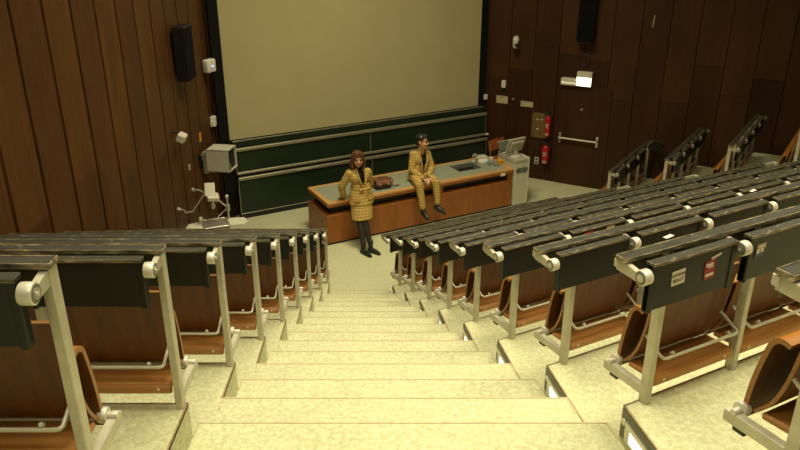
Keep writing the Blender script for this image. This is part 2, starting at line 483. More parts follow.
def in_frame(p, lo=-140, hi=900):
    c, s = math.cos(.40664), math.sin(.40664)
    z = p.z-CAMZ; dep = p.y*c-z*s
    if dep < .4: return False
    x = 400+744.8*p.x/dep
    return lo < x < hi
for k in range(7, -2, -1):
    n = 4 if k >= 0 else 2
    lab = ('narrow wall-side bench row standing closest to the desk, black flaps and steel posts' if k == 7 else
           'large wall-side bench row at the top of the stairs, steel post and drum hinge' if k == -1 else
           '%s wall-side bench row up from the desk, beside the brown plank wall' % ORD[7-k])
    bench_row(lab, 'bench rows beside the plank wall', (LX-.025, LY(k), ZT(k)), 0, .51, n, 0, -1, 0)
center = {}
for k in range(7, -2, -1):
    W_ = .54; o = RP(k)
    full = int(((mir(o)-o).length-.2)/W_)
    n = 0
    for i in range(full):
        if in_frame(o+U*(.11+W_*i)+Vector((0, 0, ZT(k)+.4))): n = i+1
    n = max(n, 2)
    lab = ('middle block bench row closest to the two seated and standing people, flaps folded down' if k == 7 else
           'middle block bench row with white and red stickers on its nearest flap' if k == 0 else
           'highest middle block bench row, its orange seat end standing against the stairs' if k == -1 else
           '%s middle block bench row up from the desk, black flaps folded down' % ORD[7-k])
    row, fl = bench_row(lab, 'bench rows in the middle block', (o.x, o.y, ZT(k)), TH, W_, n, .098, 1, -.233)
    center[k] = (row, fl)
for k in range(7, 3, -1):
    o = RB(k)+Vector((math.cos(PHI), math.sin(PHI), 0))*.025
    lab = '%s bench row up from the fire extinguishers, end-on by the dark red wall' % ('first' if k == 7 else ORD[7-k])
    row, fl = bench_row(lab, 'bench rows beside the dark red wall', (o.x, o.y, ZT(k)), PHI, .50, 4, 0, 1, 0)
    if k == 7:                      # its last flap is swung up level
        f = fl[-1]
        M = Matrix.Translation((fl[-1].location.x, -.11, .735)) @ Matrix.Rotation(R(-84), 4, 'X') @ Matrix.Translation((0, .11, -.735))
        f.matrix_local = M

# stickers on the flaps of one row
def text_mesh(body, size, mat, parent, loc, rot, name='lettering', depth=.0006):
    cu = bpy.data.curves.new(name, 'FONT'); cu.body = body; cu.size = size; cu.align_x = 'CENTER'; cu.align_y = 'CENTER'; cu.extrude = depth
    t = bpy.data.objects.new(name, cu); COL.objects.link(t)
    dg = bpy.context.evaluated_depsgraph_get(); me = bpy.data.meshes.new_from_object(t.evaluated_get(dg))
    bpy.data.objects.remove(t); me.materials.clear(); me.materials.append(MATS[mat])
    o = link(name, me, parent); o.location = loc; o.rotation_euler = rot
    return o
def sticker(flap, x, z, w, h, mat, marks, tilt=0, label=None):
    bm = new_bm(); add_box(bm, (0, 0, 0), (w, .0016, h), 0, None, 0)
    for mx, mz, mw, mh in marks: add_box(bm, (mx, -.0009, mz), (mw, .0012, mh), 0, None, 1)
    o = obj('sticker', bm, [mat, 'paper' if mat != 'paper' else 'dark_plastic'], flap, None)
    o.location = (x, -.1238, z); o.rotation_euler = (0, R(tilt), 0)
    if label: o['label'] = label
    return o
fl = center[0][1]
s = sticker(fl[0], .145, .660, .070, .062, 'paper', [], -3, 'white square sticker')
for body, dz, sz in (('APHION', .012, .019), ('BEAST', -.012, .021)):
    bpyt = text_mesh(body, sz, 'dark_plastic', None, (0, 0, 0), (0, 0, 0))
    me = bpyt.data; bpy.data.objects.remove(bpyt)
    me.transform(Matrix.Translation((0, -.0012, dz)) @ Matrix.Rotation(R(90), 4, 'X'))
    b2 = bmesh.new(); b2.from_mesh(s.data); n0 = len(b2.faces); b2.from_mesh(me); b2.faces.ensure_lookup_table()
    for f in b2.faces[n0:]: f.material_index = 1
    b2.to_mesh(s.data); b2.free()
sticker(fl[0], .318, .652, .058, .082, 'red_sticker', [(-.004, .024, .040, .010), (.002, .013, .03, .006), (0, -.022, .044, .012)], -4, 'dark red sticker')
sticker(fl[0], .345, .706, .055, .010, 'paper', [], -14, 'white paper scrap')
sticker(fl[1], .075, .690, .052, .022, 'notice', [(0, 0, .03, .006)], -3)
sticker(fl[1], .070, .655, .058, .022, 'blue_sticker', [(-.012, .014, .018, .018), (.012, .016, .018, .018)], -3)
fl = center[2][1]
sticker(fl[1], .14, .69, .075, .07, 'red_sticker', [(0, .01, .05, .008)], -2)
sticker(fl[1], .33, .705, .07, .05, 'notice', [], -2)
# small worn patch / paper scraps lying on ledges
for k, x, y, lab in ((0, .14, .02, 'small white paper scrap lying on the ledge of the stickered row'),
                     (1, 1.5, .02, 'tiny white paper scrap lying on the ledge behind the stickered row')):
    o = RP(k)+U*x+A*y
    bm = new_bm(); add_box(bm, (0, 0, .001), (.05, .018, .0015))
    tag(place(obj('paper_scrap', bm, 'paper', None, None), (o.x, o.y, ZT(k)+.7576), TH+.15), lab, 'paper')

# step lights set in the ends of the middle tiers
def step_light_meshes():
    bm = new_bm(); bb(bm, -.155, .155, 0, .008, -.128, .012, .002)
    a = mesh_of(bm, 'plate_olive', 'face_plate', 30)
    bm = new_bm(); bb(bm, -.135, .105, .006, .014, -.118, -.018, .002)
    b = mesh_of(bm, 'steel', 'lamp_frame', 30)
    bm = new_bm(); bb(bm, -.105, .060, .012, .016, -.098, -.045, .002)
    c = mesh_of(bm, 'step_lamp', 'lamp_glass', 30)
    bm = new_bm(); add_cyl(bm, (.126, .007, -.040), (.126, .013, -.040), .017, None, 16, .002)
    d = mesh_of(bm, 'steel', 'round_button', 30)
    return a, b, c, d
SL = step_light_meshes()
for k in range(-1, 8):
    p = RP(k); d = (RP(k-1)-RP(k)).normalized(); c = p+d*.165
    ang = math.atan2(d.y, d.x)
    lab = {0: 'large glowing step light in the tier end below the stickered bench row',
           7: 'step light in the lowest tier end, nearest the front floor',
           -1: 'step light in the highest tier end'}.get(k, '%s step light up from the front floor, set in a tier end' % ORD[7-k])
    t = thing('step_light', lab, 'step light', (c.x, c.y, ZT(k)-.016), ang+PI, 'step lights along the stairs')
    # local +y must point into the aisle (towards -x)
    for nm, me in zip(('face_plate', 'lamp_frame', 'lamp_glass', 'round_button'), SL):
        q = link(nm, me, t); q.rotation_euler = (0, 0, 0)
    nrm = Vector((-math.sin(ang+PI), math.cos(ang+PI), 0))
    if nrm.x > 0: t.rotation_euler = (0, 0, ang); 
# ------------------------------------------------------------------ front wall: screen and boards
FY = 1.876                          # desk frame: the front wall
SX0, SX1 = -.90, 3.93             # screen edges along the wall
t = thing('projection_screen', 'huge beige projection screen with black border on the front wall', 'projection screen', dpt(0, FY, 0), TH)
bm = new_bm(); bb(bm, SX0, SX1, -.045, -.03, 1.34, 5.0); obj('screen_cloth', bm, 'screen_cloth', t)
bm = new_bm()
bb(bm, SX0-.16, SX0, -.07, -.02, .02, 5.05); bb(bm, SX1, SX1+.13, -.07, -.02, .02, 5.05)
bb(bm, SX0, SX1, -.05, -.02, 1.25, 1.34); bb(bm, SX0, SX1, -.07, -.02, 5.0, 5.05)
obj('screen_border', bm, 'black_cloth', t)
t = thing('blackboard', 'thin dark green board strip standing behind two sliding boards below the screen', 'blackboard', dpt(0, FY-.07, 0), TH, 'sliding boards under the screen')
bm = new_bm(); bb(bm, -.86, 4.03, -.012, .012, .30, 1.31, .002); obj('board_panel', bm, 'board_green', t)
bm = new_bm(); bb(bm, -.86, 4.03, -.015, .015, 1.31, 1.325, .002); obj('top_strip', bm, 'rail_metal', t)
def board(label, y, z0, z1, rails, low):
    t = thing('blackboard', label, 'blackboard', dpt(0, FY+y, 0), TH, 'sliding boards under the screen')
    bm = new_bm(); bb(bm, -.85, 1.595, -.014, .014, z0, z1, .002); bb(bm, 1.602, 4.06, -.014, .014, z0, z1, .002)
    obj('board_panel', bm, 'board_green', t)
    for a, b in rails:
        bm = new_bm(); bb(bm, -.855, 4.065, -.045, .016, a, b, .006)
        r = obj('rail', bm, 'rail_metal', t)
        bm = new_bm()
        for x0, x1 in ((.15, .55), (2.30, 2.85)): bb(bm, x0, x1, -.060, -.044, (a+b)/2-.008, (a+b)/2+.010, .003)
        if low: obj('grip', bm, 'steel', r)
        else: bm.free()
    bm = new_bm()
    for x in (-.853, 1.599, 4.062): bb(bm, x-.006, x+.006, -.016, .016, z0, z1, .002)
    bb(bm, -.855, 4.065, -.016, .016, z0-.008, z0+.006, .002)
    obj('edge_strip', bm, 'rail_metal', t)
    return t
t = board('upper dark green sliding board below the screen with pale rails', -.13, .775, 1.175, ((1.165, 1.215), (.765, .81)), False)
bm = new_bm(); bb(bm, 4.05, 4.12, -.06, .0, .775, .80, .004); obj('end_cap', bm, 'white_plastic', t)
board('lower dark green sliding board reaching down to the floor', -.19, .09, .69, ((.685, .735),), True)
bm = new_bm(); bb(bm, -.86, 4.05, FY-.30+.1, FY-.10, 0, .075)
o = struct('baseboard_front', bm, 'dark_plastic'); o.location = DESK; o.rotation_euler = (0, 0, TH)

# ------------------------------------------------------------------ desk
DZ = .705
t = thing('lecture_desk', 'long reddish wooden lecture desk with grey top in front of the boards', 'desk', DESK, TH)
bm = new_bm(); bb(bm, .0, 3.465, 0, .78, .035, .495, .006); obj('body', bm, 'desk_wood', t)
bm = new_bm(); bb(bm, .03, 3.44, .03, .75, 0, .04); obj('plinth', bm, 'dark_plastic', t)
bm = new_bm(); bb(bm, .10, 3.40, .10, .70, .49, .635); obj('recess', bm, 'dark_plastic', t)
bm = new_bm()
for x in (1.99, 3.38): bb(bm, x, x+.10, .03, .12, .495, .632, .003)
obj('support_block', bm, 'desk_wood', t)
SKX0, SKX1, SKY0, SKY1 = 2.56, 3.02, .28, .62
bm = new_bm()
for x0, x1, y0, y1 in ((.02, SKX0, -.01, .79), (SKX1, 3.47, -.01, .79), (SKX0, SKX1, -.01, SKY0), (SKX0, SKX1, SKY1, .79)):
    bb(bm, x0, x1, y0, y1, .630, .690)
top = obj('tabletop', bm, 'desk_wood', t)
bm = new_bm()
for x0, x1, y0, y1 in ((.085, SKX0, .05, .735), (SKX1, 3.41, .05, .735), (SKX0, SKX1, .05, SKY0), (SKX0, SKX1, SKY1, .735)):
    bb(bm, x0, x1, y0, y1, .688, DZ)
obj('top_inlay', bm, 'desk_grey', top)
bm = new_bm()
bb(bm, .015, 3.475, -.014, .052, .672, DZ+.003, .004); bb(bm, .015, 3.475, .733, .794, .672, DZ+.003, .004)
bb(bm, .015, .088, .05, .735, .672, DZ+.003, .004); bb(bm, 3.40, 3.475, .05, .735, .672, DZ+.003, .004)
obj('wood_rim', bm, 'edge_wood', top)
bm = new_bm(); bb(bm, SKX0, SKX1, SKY0, SKY1, .50, .51)
for x0, x1, y0, y1 in ((SKX0, SKX0+.012, SKY0, SKY1), (SKX1-.012, SKX1, SKY0, SKY1), (SKX0, SKX1, SKY0, SKY0+.012), (SKX0, SKX1, SKY1-.012, SKY1)):
    bb(bm, x0, x1, y0, y1, .505, DZ+.004, .002)
add_cyl(bm, (2.79, .45, .51), (2.79, .45, .513), .025)
sk = obj('sink', bm, 'grey_plastic', t)
bm = new_bm()
add_cyl(bm, (3.06, .52, DZ), (3.06, .52, DZ+.02), .03, None, 16, .004)
add_tube(bm, smooth_curve([(3.06, .52, DZ), (3.06, .52, DZ+.12), (3.04, .515, DZ+.18), (2.98, .50, DZ+.18), (2.95, .49, DZ+.13)]), .011)
for s in (-.06, .06): add_cyl(bm, (3.06+s*.3, .52+s, DZ), (3.06+s*.3, .52+s, DZ+.06), .012); add_ball(bm, (3.06+s*.3, .52+s, DZ+.07), (.022, .022, .014))
obj('tap', bm, 'steel', t)
bm = new_bm(); bb(bm, 3.20, 3.30, -.018, -.014, .61, .66); obj('paper_tag', bm, 'paper', t)

# cabinet at the end of the desk with the monitor on it
t = thing('lectern_cabinet', 'beige metal lectern cabinet with dark oval slot at the end of the desk', 'cabinet', dpt(3.49, -.03), TH)
bm = new_bm(); bb(bm, 0, .29, 0, .52, .03, .77, .006); obj('body', bm, 'beige', t)
bm = new_bm(); bb(bm, .02, .29, .03, .50, 0, .035); obj('plinth', bm, 'beige_dark', t)
bm = new_bm(); bb(bm, .0, .28, .004, .52, .77, .845, .004); obj('console', bm, 'beige_dark', t)
bm = new_bm(); bb(bm, .275, .30, -.006, .525, .03, .87, .006); obj('side_panel', bm, 'beige', t)
bm = new_bm()
add_cyl(bm, (.06, -.006, .66), (.06, .004, .66), .045, None, 20); add_cyl(bm, (.225, -.006, .66), (.225, .004, .66), .045, None, 20); bb(bm, .06, .225, -.006, .004, .615, .705)
obj('oval_slot', bm, 'grey_plastic', t)
t = thing('monitor', 'beige flat monitor seen from behind, tilted back on the lectern cabinet', 'monitor', dpt(3.645, .20, .843), TH+R(4))
bm = new_bm(); add_cyl(bm, (0, 0, .0), (0, 0, .03), .10, .085, 24, .004); obj('base', bm, 'beige', t)
bm = new_bm(); add_cyl(bm, (0, .0, .02), (0, .0, .17), .035, .03, 16); obj('stand', bm, 'beige', t)
bm = new_bm()
add_box(bm, (0, .01, .20), (.36, .045, .29), .012, (R(20), 0, R(0)))
add_box(bm, (0, -.022, .19), (.28, .05, .19), .015, (R(20), 0, 0))
sc_ = obj('screen_housing', bm, 'beige_dark', t)
bm = new_bm(); add_box(bm, (0, .032, .208), (.32, .004, .24), 0, (R(20), 0, 0)); obj('screen', bm, 'dark_plastic', sc_)
t = thing('keyboard', 'pale keyboard lying on the lectern cabinet below the monitor', 'keyboard', dpt(3.60, .42, .856), TH+R(10))
bm = new_bm(); add_box(bm, (0, 0, .0), (.17, .10, .016), .004, (0, 0, 0)); obj('tray', bm, 'beige_dark', t)
bm = new_bm()
for i in range(7):
    for j in range(4): add_box(bm, (-.066+.022*i, -.033+.022*j, .010), (.018, .018, .008), .002, (0, 0, 0))
obj('keys', bm, 'cream', t)
t = thing('flat_screen_panel', 'small tilted olive grey display panel at the rear of the lectern cabinet', 'display', dpt(3.615, .475, .858), TH+R(5))
bm = new_bm(); add_box(bm, (0, 0, .10), (.26, .025, .17), .006, (R(-28), 0, 0)); obj('panel', bm, 'grey_plastic', t)
bm = new_bm(); add_box(bm, (0, .045, .180), (.27, .03, .012), .003, (R(-28), 0, 0)); obj('top_edge', bm, 'beige', t)
bm = new_bm(); bb(bm, -.1, .1, -.05, .05, -.01, .012, .004); obj('foot', bm, 'beige_dark', t)
# small clutter at the end of the desk
t = thing('papers', 'loose pale papers lying on the desk beside the sink', 'papers', dpt(3.22, .58, DZ+.001), TH+.3)
bm = new_bm()
for i, (x, y, r) in enumerate(((0, 0, 0), (.05, .03, .35), (-.05, .03, -.3))): add_box(bm, (x, y, .0015+.003*i), (.21, .15, .0025), 0, (0, 0, r))
obj('sheets', bm, 'paper', t)
bm = new_bm(); add_box(bm, (0, 0, .02), (.20, .13, .035), .006); add_box(bm, (.02, .01, .042), (.12, .07, .012), .004)
tag(place(obj('switch_box', bm, 'beige'), dpt(3.30, .74, DZ+.004), TH-.2), 'low beige switch box at the rear of the desk top', 'box')
def cup(x, y, h, r, mat, lab, cat, nm):
    bm = new_bm()
    prof = [(r*.82, 0), (r*.95, h*.5), (r, h)]
    n = 18; rings = []
    for rr, z in prof+[(r-.003, h), (r*.8, .006)]:
        rings.append([bm.verts.new((rr*math.cos(2*PI*i/n), rr*math.sin(2*PI*i/n), z)) for i in range(n)])
    for a, b in zip(rings, rings[1:]):
        for i in range(n): bm.faces.new((a[i], a[(i+1) % n], b[(i+1) % n], b[i]))
    bm.faces.new(rings[0]); bm.faces.new(rings[-1])
    return tag(place(obj(nm, bm, mat), dpt(x, y, DZ+.003)), lab, cat)
cup(3.20, .33, .10, .036, 'glass', 'clear drinking glass on the desk, nearest the sink', 'glass', 'drinking_glass')
cup(3.27, .25, .11, .036, 'glass', 'clear drinking glass on the desk beside the yellow box', 'glass', 'drinking_glass')
cup(3.27, .38, .12, .04, 'white_plastic', 'pale plastic beaker behind the drinking glasses', 'beaker', 'beaker')
t = thing('sponge_box', 'bright yellow box with rounded lid at the corner of the desk', 'box', dpt(3.385, .29, DZ+.004), TH+.2)
bm = new_bm(); bb(bm, -.06, .06, -.045, .045, 0, .065, .008); obj('tub', bm, 'yellow', t)
bm = new_bm(); bb(bm, -.066, .066, -.05, .05, .065, .085, .008); bb(bm, -.03, .03, -.02, .02, .085, .10, .006); obj('lid', bm, 'yellow', t)
# chair behind the lectern
t = thing('wooden_chair', 'reddish wooden chair behind the lectern cabinet below the notices', 'chair', dpt(4.17, 1.22), TH+R(12))
bm = new_bm(); bb(bm, -.21, .21, -.2, .2, .42, .44, .006); obj('seat', bm, 'chair_wood', t)
bm = new_bm(); add_sheet(bm, [(.205, .56), (.22, .66), (.235, .76)], -.21, .21, .014); obj('backrest', bm, 'chair_wood', t)
for sx in (-1, 1):
    bm = new_bm(); add_tube(bm, [(sx*.18, .19, 0), (sx*.18, .195, .44), (sx*.18, .215, .70)], .011); obj('leg', bm, 'steel', t)
    bm = new_bm(); add_tube(bm, [(sx*.18, -.18, 0), (sx*.18, -.17, .42)], .011); obj('leg', bm, 'steel', t)

# leather bag on the desk
t = thing('leather_bag', 'brown leather satchel lying on the desk between the two people', 'bag', dpt(1.06, .27, DZ+.004), TH-R(4))
bm = new_bm()
tb = bmesh.new(); bmesh.ops.create_cube(tb, size=1); bmesh.ops.scale(tb, vec=(.27, .28, .125), verts=tb.verts)
bmesh.ops.bevel(tb, geom=list(tb.edges), offset=.03, segments=3, affect='EDGES', profile=.5)
for v in tb.verts:
    v.co.z += .006*math.sin(v.co.x*38)+.005*math.cos(v.co.y*30)
    if v.co.z > 0: v.co.z *= 1-.25*(v.co.y > .05)
mz = min(v.co.z for v in tb.verts)
merge(bm, tb, Matrix.Translation((0, 0, -mz)))
obj('body', bm, 'leather_dark', t, 60)
bm = new_bm()
add_sheet(bm, [tuple(p)[:2] for p in smooth_curve([(.147, .06, 0), (.138, .108, 0), (.06, .138, 0), (-.06, .146, 0), (-.132, .134, 0), (-.154, .085, 0)], 4)], -.132, .132, .008); obj('flap', bm, 'leather', t, 60)
bm = new_bm(); add_tube(bm, smooth_curve([(.12, .02, .10), (.18, .03, .12), (.20, -.02, .09), (.17, -.07, .03), (.24, -.09, .012), (.30, -.05, .010)]), .008, 8); obj('strap', bm, 'leather_dark', t, 60)
bm = new_bm()
for x in (-.07, .07): bb(bm, x-.012, x+.012, -.164, -.150, .07, .11, .003)
obj('buckle', bm, 'steel', t)

# ------------------------------------------------------------------ right wall fittings
RZ = RWA                            # local x along the wall, local +y into the wall
def on_right(name, lab, cat, s, z, out=.02, group=None): return thing(name, lab, cat, wpt(s, z, out), RZ, group)
t = on_right('camera_unit', 'white wall camera high above the paper notices', 'camera', -.37, 2.60)
bm = new_bm(); add_cyl(bm, (0, 0, 0), (0, -.10, 0), .02); obj('mount', bm, 'white_plastic', t)
bm = new_bm(); add_box(bm, (0, -.15, -.02), (.10, .15, .20), .035, (R(20), 0, R(15)), 0, 3); hd = obj('housing', bm, 'white_plastic', t)
bm = new_bm(); add_ball(bm, (.035, -.205, -.06), .035); obj('lens', bm, 'dark_plastic', hd)
t = on_right('wall_phone', 'small white device on a dark base above the paper notice', 'wall device', -.60, 1.70)
bm = new_bm(); bb(bm, -.035, .035, -.03, 0, -.06, .0, .004); obj('base', bm, 'dark_plastic', t)
bm = new_bm(); bb(bm, -.04, .04, -.05, 0, .0, .14, .008); obj('housing', bm, 'white_plastic', t)
bm = new_bm(); bb(bm, -.115, .115, -.012, 0, -.065, .075, .002)
t = thing('notice', 'larger yellowed notice under the small white device', 'notice', wpt(-.625, 1.46, .02), RZ); obj('sheet', bm, 'notice', t)
bm = new_bm(); bb(bm, -.04, .04, -.018, -.010, .05, .085, .002); obj('clip', bm, 'beige_dark', t)
t = thing('notice', 'smaller yellowed notice near the fire extinguishers', 'notice', wpt(-.13, 1.435, .02), RZ)
bm = new_bm(); bb(bm, -.12, .12, -.012, 0, -.05, .05, .002); obj('sheet', bm, 'notice', t)
bm = new_bm(); bb(bm, -.085, -.055, -.018, -.010, .03, .07, .002); obj('clip', bm, 'beige_dark', t)
t = on_right('knob', 'small round metal knob between the two notices', 'knob', -.40, 1.50)
bm = new_bm(); add_cyl(bm, (0, 0, 0), (0, -.03, 0), .018, .014); add_ball(bm, (0, -.035, 0), .022); obj('ball', bm, 'steel', t)
t = on_right('electrical_box', 'olive brown electrical box with small bright buttons behind the upper extinguisher', 'panel', .145, 1.06)
bm = new_bm(); bb(bm, -.145, .145, -.03, 0, -.235, .235, .004); obj('plate', bm, 'olive_box', t)
for x, z in ((-.04, .12), (.04, .125), (-.03, -.06)):
    bm = new_bm(); add_cyl(bm, (x, -.03, z), (x, -.042, z), .016, None, 14, .003); obj('button', bm, 'white_plastic', t)
def extinguisher(s, z, h, r, lab):
    t = on_right('fire_extinguisher', lab, 'fire extinguisher', s, z, .02, 'fire extinguishers'); y = -.035-r
    bm = new_bm()
    n = 24; prof = [(.001, 0), (r*.93, 0), (r, .015), (r, h*.78), (r*.85, h*.86), (r*.4, h*.92), (r*.38, h*.94), (.001, h*.94)]
    rings = [[bm.verts.new((a*math.cos(2*PI*i/n), y+a*math.sin(2*PI*i/n), zz)) for i in range(n)] for a, zz in prof]
    for a, b in zip(rings, rings[1:]):
        for i in range(n): bm.faces.new((a[i], a[(i+1) % n], b[(i+1) % n], b[i]))
    bmesh.ops.remove_doubles(bm, verts=bm.verts, dist=.002)
    cyl = obj('cylinder', bm, 'red_paint', t, 40)
    for z0, z1, w in ((h*.50, h*.60, .6), (h*.40, h*.47, .5), (h*.05, h*.17, .6)):
        bm = new_bm(); m = 10
        v0 = [bm.verts.new(((r+.001)*math.sin(w*(2*i/m-1)), y-(r+.001)*math.cos(w*(2*i/m-1)), z0)) for i in range(m+1)]
        v1 = [bm.verts.new(((r+.001)*math.sin(w*(2*i/m-1)), y-(r+.001)*math.cos(w*(2*i/m-1)), z1)) for i in range(m+1)]
        for i in range(m): bm.faces.new((v0[i], v0[i+1], v1[i+1], v1[i]))
        obj('printed_band', bm, 'beige_dark', cyl)
    bm = new_bm()
    add_cyl(bm, (0, y, h*.93), (0, y, h*1.0), .022); add_box(bm, (-.03, y-.01, h*1.03), (.11, .025, .014), .003, (0, R(14), 0)); add_box(bm, (-.03, y-.01, h*.99), (.09, .025, .012), .003, (0, R(-4), 0))
    obj('valve', bm, 'dark_plastic', t)
    bm = new_bm(); add_tube(bm, smooth_curve([(.02, y, h*.97), (r+.02, y, h*.93), (r+.03, y, h*.7), (r+.015, y, h*.4)]), .010, 8); obj('hose', bm, 'dark_plastic', t)
    bm = new_bm(); bb(bm, -.03, .03, y+r-.01, -.0, h*.35, h*.65, .003); obj('wall_bracket', bm, 'dark_plastic', t)
extinguisher(.325, .90, .42, .054, 'red fire extinguisher hung higher on the dark wall, beside the switch panel')
extinguisher(.325, .375, .38, .064, 'red fire extinguisher hung lower, above the double socket')
t = on_right('wall_socket', 'small pale double wall socket under the lower fire extinguisher', 'socket', .135, .37)
bm = new_bm(); bb(bm, -.04, .04, -.012, 0, -.07, .07, .006); obj('plate', bm, 'beige', t)
for z in (-.033, .033):
    bm = new_bm(); add_cyl(bm, (0, -.011, z), (0, -.0135, z), .022, None, 16); obj('outlet', bm, 'dark_plastic', t)
# door with its push bar
bm = new_bm(); bb(bm, .50, 1.42, -.02, .0, .01, 1.88, .003)
bm2 = bm
d1 = struct('door_1', bm, 'red_panel_wood'); d1.location = wpt(0, 0, .021); d1.rotation_euler = (0, 0, RZ)
t = on_right('push_bar', 'white metal push bar across the dark wooden door', 'push bar', .90, .905, .041)
for x in (-.345, .345):
    bm = new_bm(); bb(bm, x-.022, x+.022, -.02, 0, -.11, .09, .004); bb(bm, x-.014, x+.014, -.09, -.015, -.02, .03, .004); obj('bracket', bm, 'steel', t)
bm = new_bm(); add_tube(bm, [(-.345, -.08, .005), (.345, -.08, .005)], .016, 12); obj('bar', bm, 'white_plastic', t)
t = on_right('exit_light', 'glowing white emergency light box on the dark wall above the door', 'emergency light', .915, 2.02, .02)
bm = new_bm(); bb(bm, -.135, .135, -.10, 0, -.13, .13, .008); hs = obj('housing', bm, 'cream', t)
bm = new_bm(); bb(bm, -.130, .130, -.106, -.03, -.118, .035, .006); obj('lamp_glass', bm, 'exit_lamp', t)
t = on_right('exit_light', 'unlit cream emergency light box beside the glowing one', 'emergency light', .64, 1.955, .02)
bm = new_bm(); bb(bm, -.135, .135, -.12, 0, -.065, .06, .012); obj('housing', bm, 'cream', t)
bm = new_bm(); bb(bm, -.125, .125, -.124, -.11, -.03, .0, .004); obj('lamp_glass', bm, 'exit_dim', t)
t = on_right('loudspeaker', 'tall black loudspeaker high on the dark red wall', 'loudspeaker', .875, 3.10, .02)
bm = new_bm(); bb(bm, -.14, .14, -.2, -.03, -.44, .62, .01); obj('cabinet', bm, 'dark_plastic', t)
bm = new_bm(); bb(bm, -.125, .125, -.208, -.198, -.425, .605, .003); obj('grille', bm, 'speaker_cloth', t)
bm = new_bm(); bb(bm, -.05, .05, -.04, 0, -.1, .1); obj('wall_bracket', bm, 'dark_plastic', t)
t = on_right('clock', 'round dark wall ring between the loudspeaker and the glowing light', 'ring', .87, 2.34, .02)
bm = new_bm()
add_tube(bm, [(.10*math.cos(2*PI*i/28), -.012, .10*math.sin(2*PI*i/28)) for i in range(29)], .010, 8); obj('rim', bm, 'dark_plastic', t)
bm = new_bm(); add_cyl(bm, (0, 0, 0), (0, -.01, 0), .095, None, 28); obj('face', bm, 'red_panel_wood_dark', t)
t = on_right('screw_cap', 'tiny metal cap on the door above the push bar', 'cap', .905, 1.46, .041)
bm = new_bm(); add_cyl(bm, (0, 0, 0), (0, -.012, 0), .022, .018, 14, .003); obj('disc', bm, 'beige_dark', t)
t = on_right('metal_strip', 'thin bright metal strip high on the dark red wall apart from the loudspeaker', 'strip', 1.96, 3.08)
bm = new_bm(); add_box(bm, (0, -.008, 0), (.018, .016, .20), .003, (0, R(4), 0)); obj('plate', bm, 'aluminium', t)
t = thing('light_switch', 'small white switch on the black border beside the screen', 'switch', dpt(4.075, FY-.07, 1.50), TH)
bm = new_bm(); bb(bm, -.04, .04, -.02, 0, -.05, .05, .004); obj('plate', bm, 'white_plastic', t)
bm = new_bm(); bb(bm, -.02, .02, -.026, -.018, -.03, .03, .003); obj('rocker', bm, 'cream', t)

# ------------------------------------------------------------------ left wall fittings (local x along the wall towards the front, -y into the room)
def on_left(name, lab, cat, y, z): return thing(name, lab, cat, (WX+.018, y, z), R(90))
t = on_left('loudspeaker', 'tall black loudspeaker on the brown plank wall beside the screen', 'loudspeaker', 9.95, 3.0)
bm = new_bm(); bb(bm, -.16, .16, -.21, -.04, -.29, .42, .01); obj('cabinet', bm, 'dark_plastic', t)
bm = new_bm(); bb(bm, -.148, .148, -.218, -.208, -.275, .405, .003); obj('grille', bm, 'speaker_cloth', t)
bm = new_bm(); bb(bm, -.06, .06, -.05, 0, -.1, .1); obj('wall_bracket', bm, 'dark_plastic', t)
t = on_left('motion_sensor', 'white sensor box with a tiny blue light, high beside the screen', 'sensor', 11.28, 2.63)
bm = new_bm(); add_box(bm, (0, -.10, 0), (.20, .12, .20), .03, (0, 0, R(-25)), 0, 3); hs = obj('housing', bm, 'white_plastic', t)
bm = new_bm(); add_ball(bm, (-.04, -.165, 0), .012); obj('status_light', bm, 'led_blue', hs)
bm = new_bm(); add_cyl(bm, (0, 0, 0), (0, -.06, 0), .03); obj('mount', bm, 'white_plastic', t)
t = on_left('motion_sensor', 'small white sensor beside the screen edge above the metal box', 'sensor', 11.42, 1.72)
bm = new_bm(); bb(bm, -.06, .06, -.08, 0, -.07, .09, .012); hs = obj('housing', bm, 'white_plastic', t)
bm = new_bm(); bb(bm, -.10, -.06, -.06, -.01, -.05, .03, .006); obj('side_cap', bm, 'cream', t)
t = on_left('wall_lamp', 'small pale tilted lamp on the plank wall under the loudspeaker', 'lamp', 9.42, 2.06)
bm = new_bm(); add_cyl(bm, (0, 0, .08), (0, -.08, .06), .015); obj('arm', bm, 'dark_plastic', t)
bm = new_bm(); add_box(bm, (0, -.12, 0), (.15, .11, .11), .015, (R(25), 0, 0)); obj('head', bm, 'cream', t)
bm = new_bm(); bb(bm, -.05, .05, -.006, 0, -.07, .07, .002)
tag(place(obj('warning_plate', bm, 'yellow'), (WX+.017, 10.72, 1.68), R(90)), 'small yellow plate on the plank wall beside the metal box', 'sign')
t = on_left('small_switch', 'tiny grey switch on the plank wall under the tilted lamp', 'switch', 9.97, 1.46)
bm = new_bm(); bb(bm, -.03, .03, -.02, 0, -.04, .04, .004); obj('plate', bm, 'beige_dark', t)
# bent hand rail on the wall
t = thing('hand_rail', 'thin bent steel rail fixed against the brown plank wall', 'rail', (WX+.02, 9.8, 0), R(90))
bm = new_bm(); add_tube(bm, [(-.54, -.02, 1.11), (-.52, -.08, 1.09), (-.50, -.08, 1.05), (-.17, -.09, .93), (-.12, -.08, .92), (.50, -.08, .925), (.54, -.08, .94), (.26, -.08, 1.09), (.22, -.02, 1.105)], .013, 8); obj('tube', bm, 'steel', t, 60)
for x, z in ((-.54, 1.11), (.22, 1.105)):
    bm = new_bm(); add_cyl(bm, (x, .0, z), (x, -.025, z), .03); obj('wall_mount', bm, 'aluminium', t)
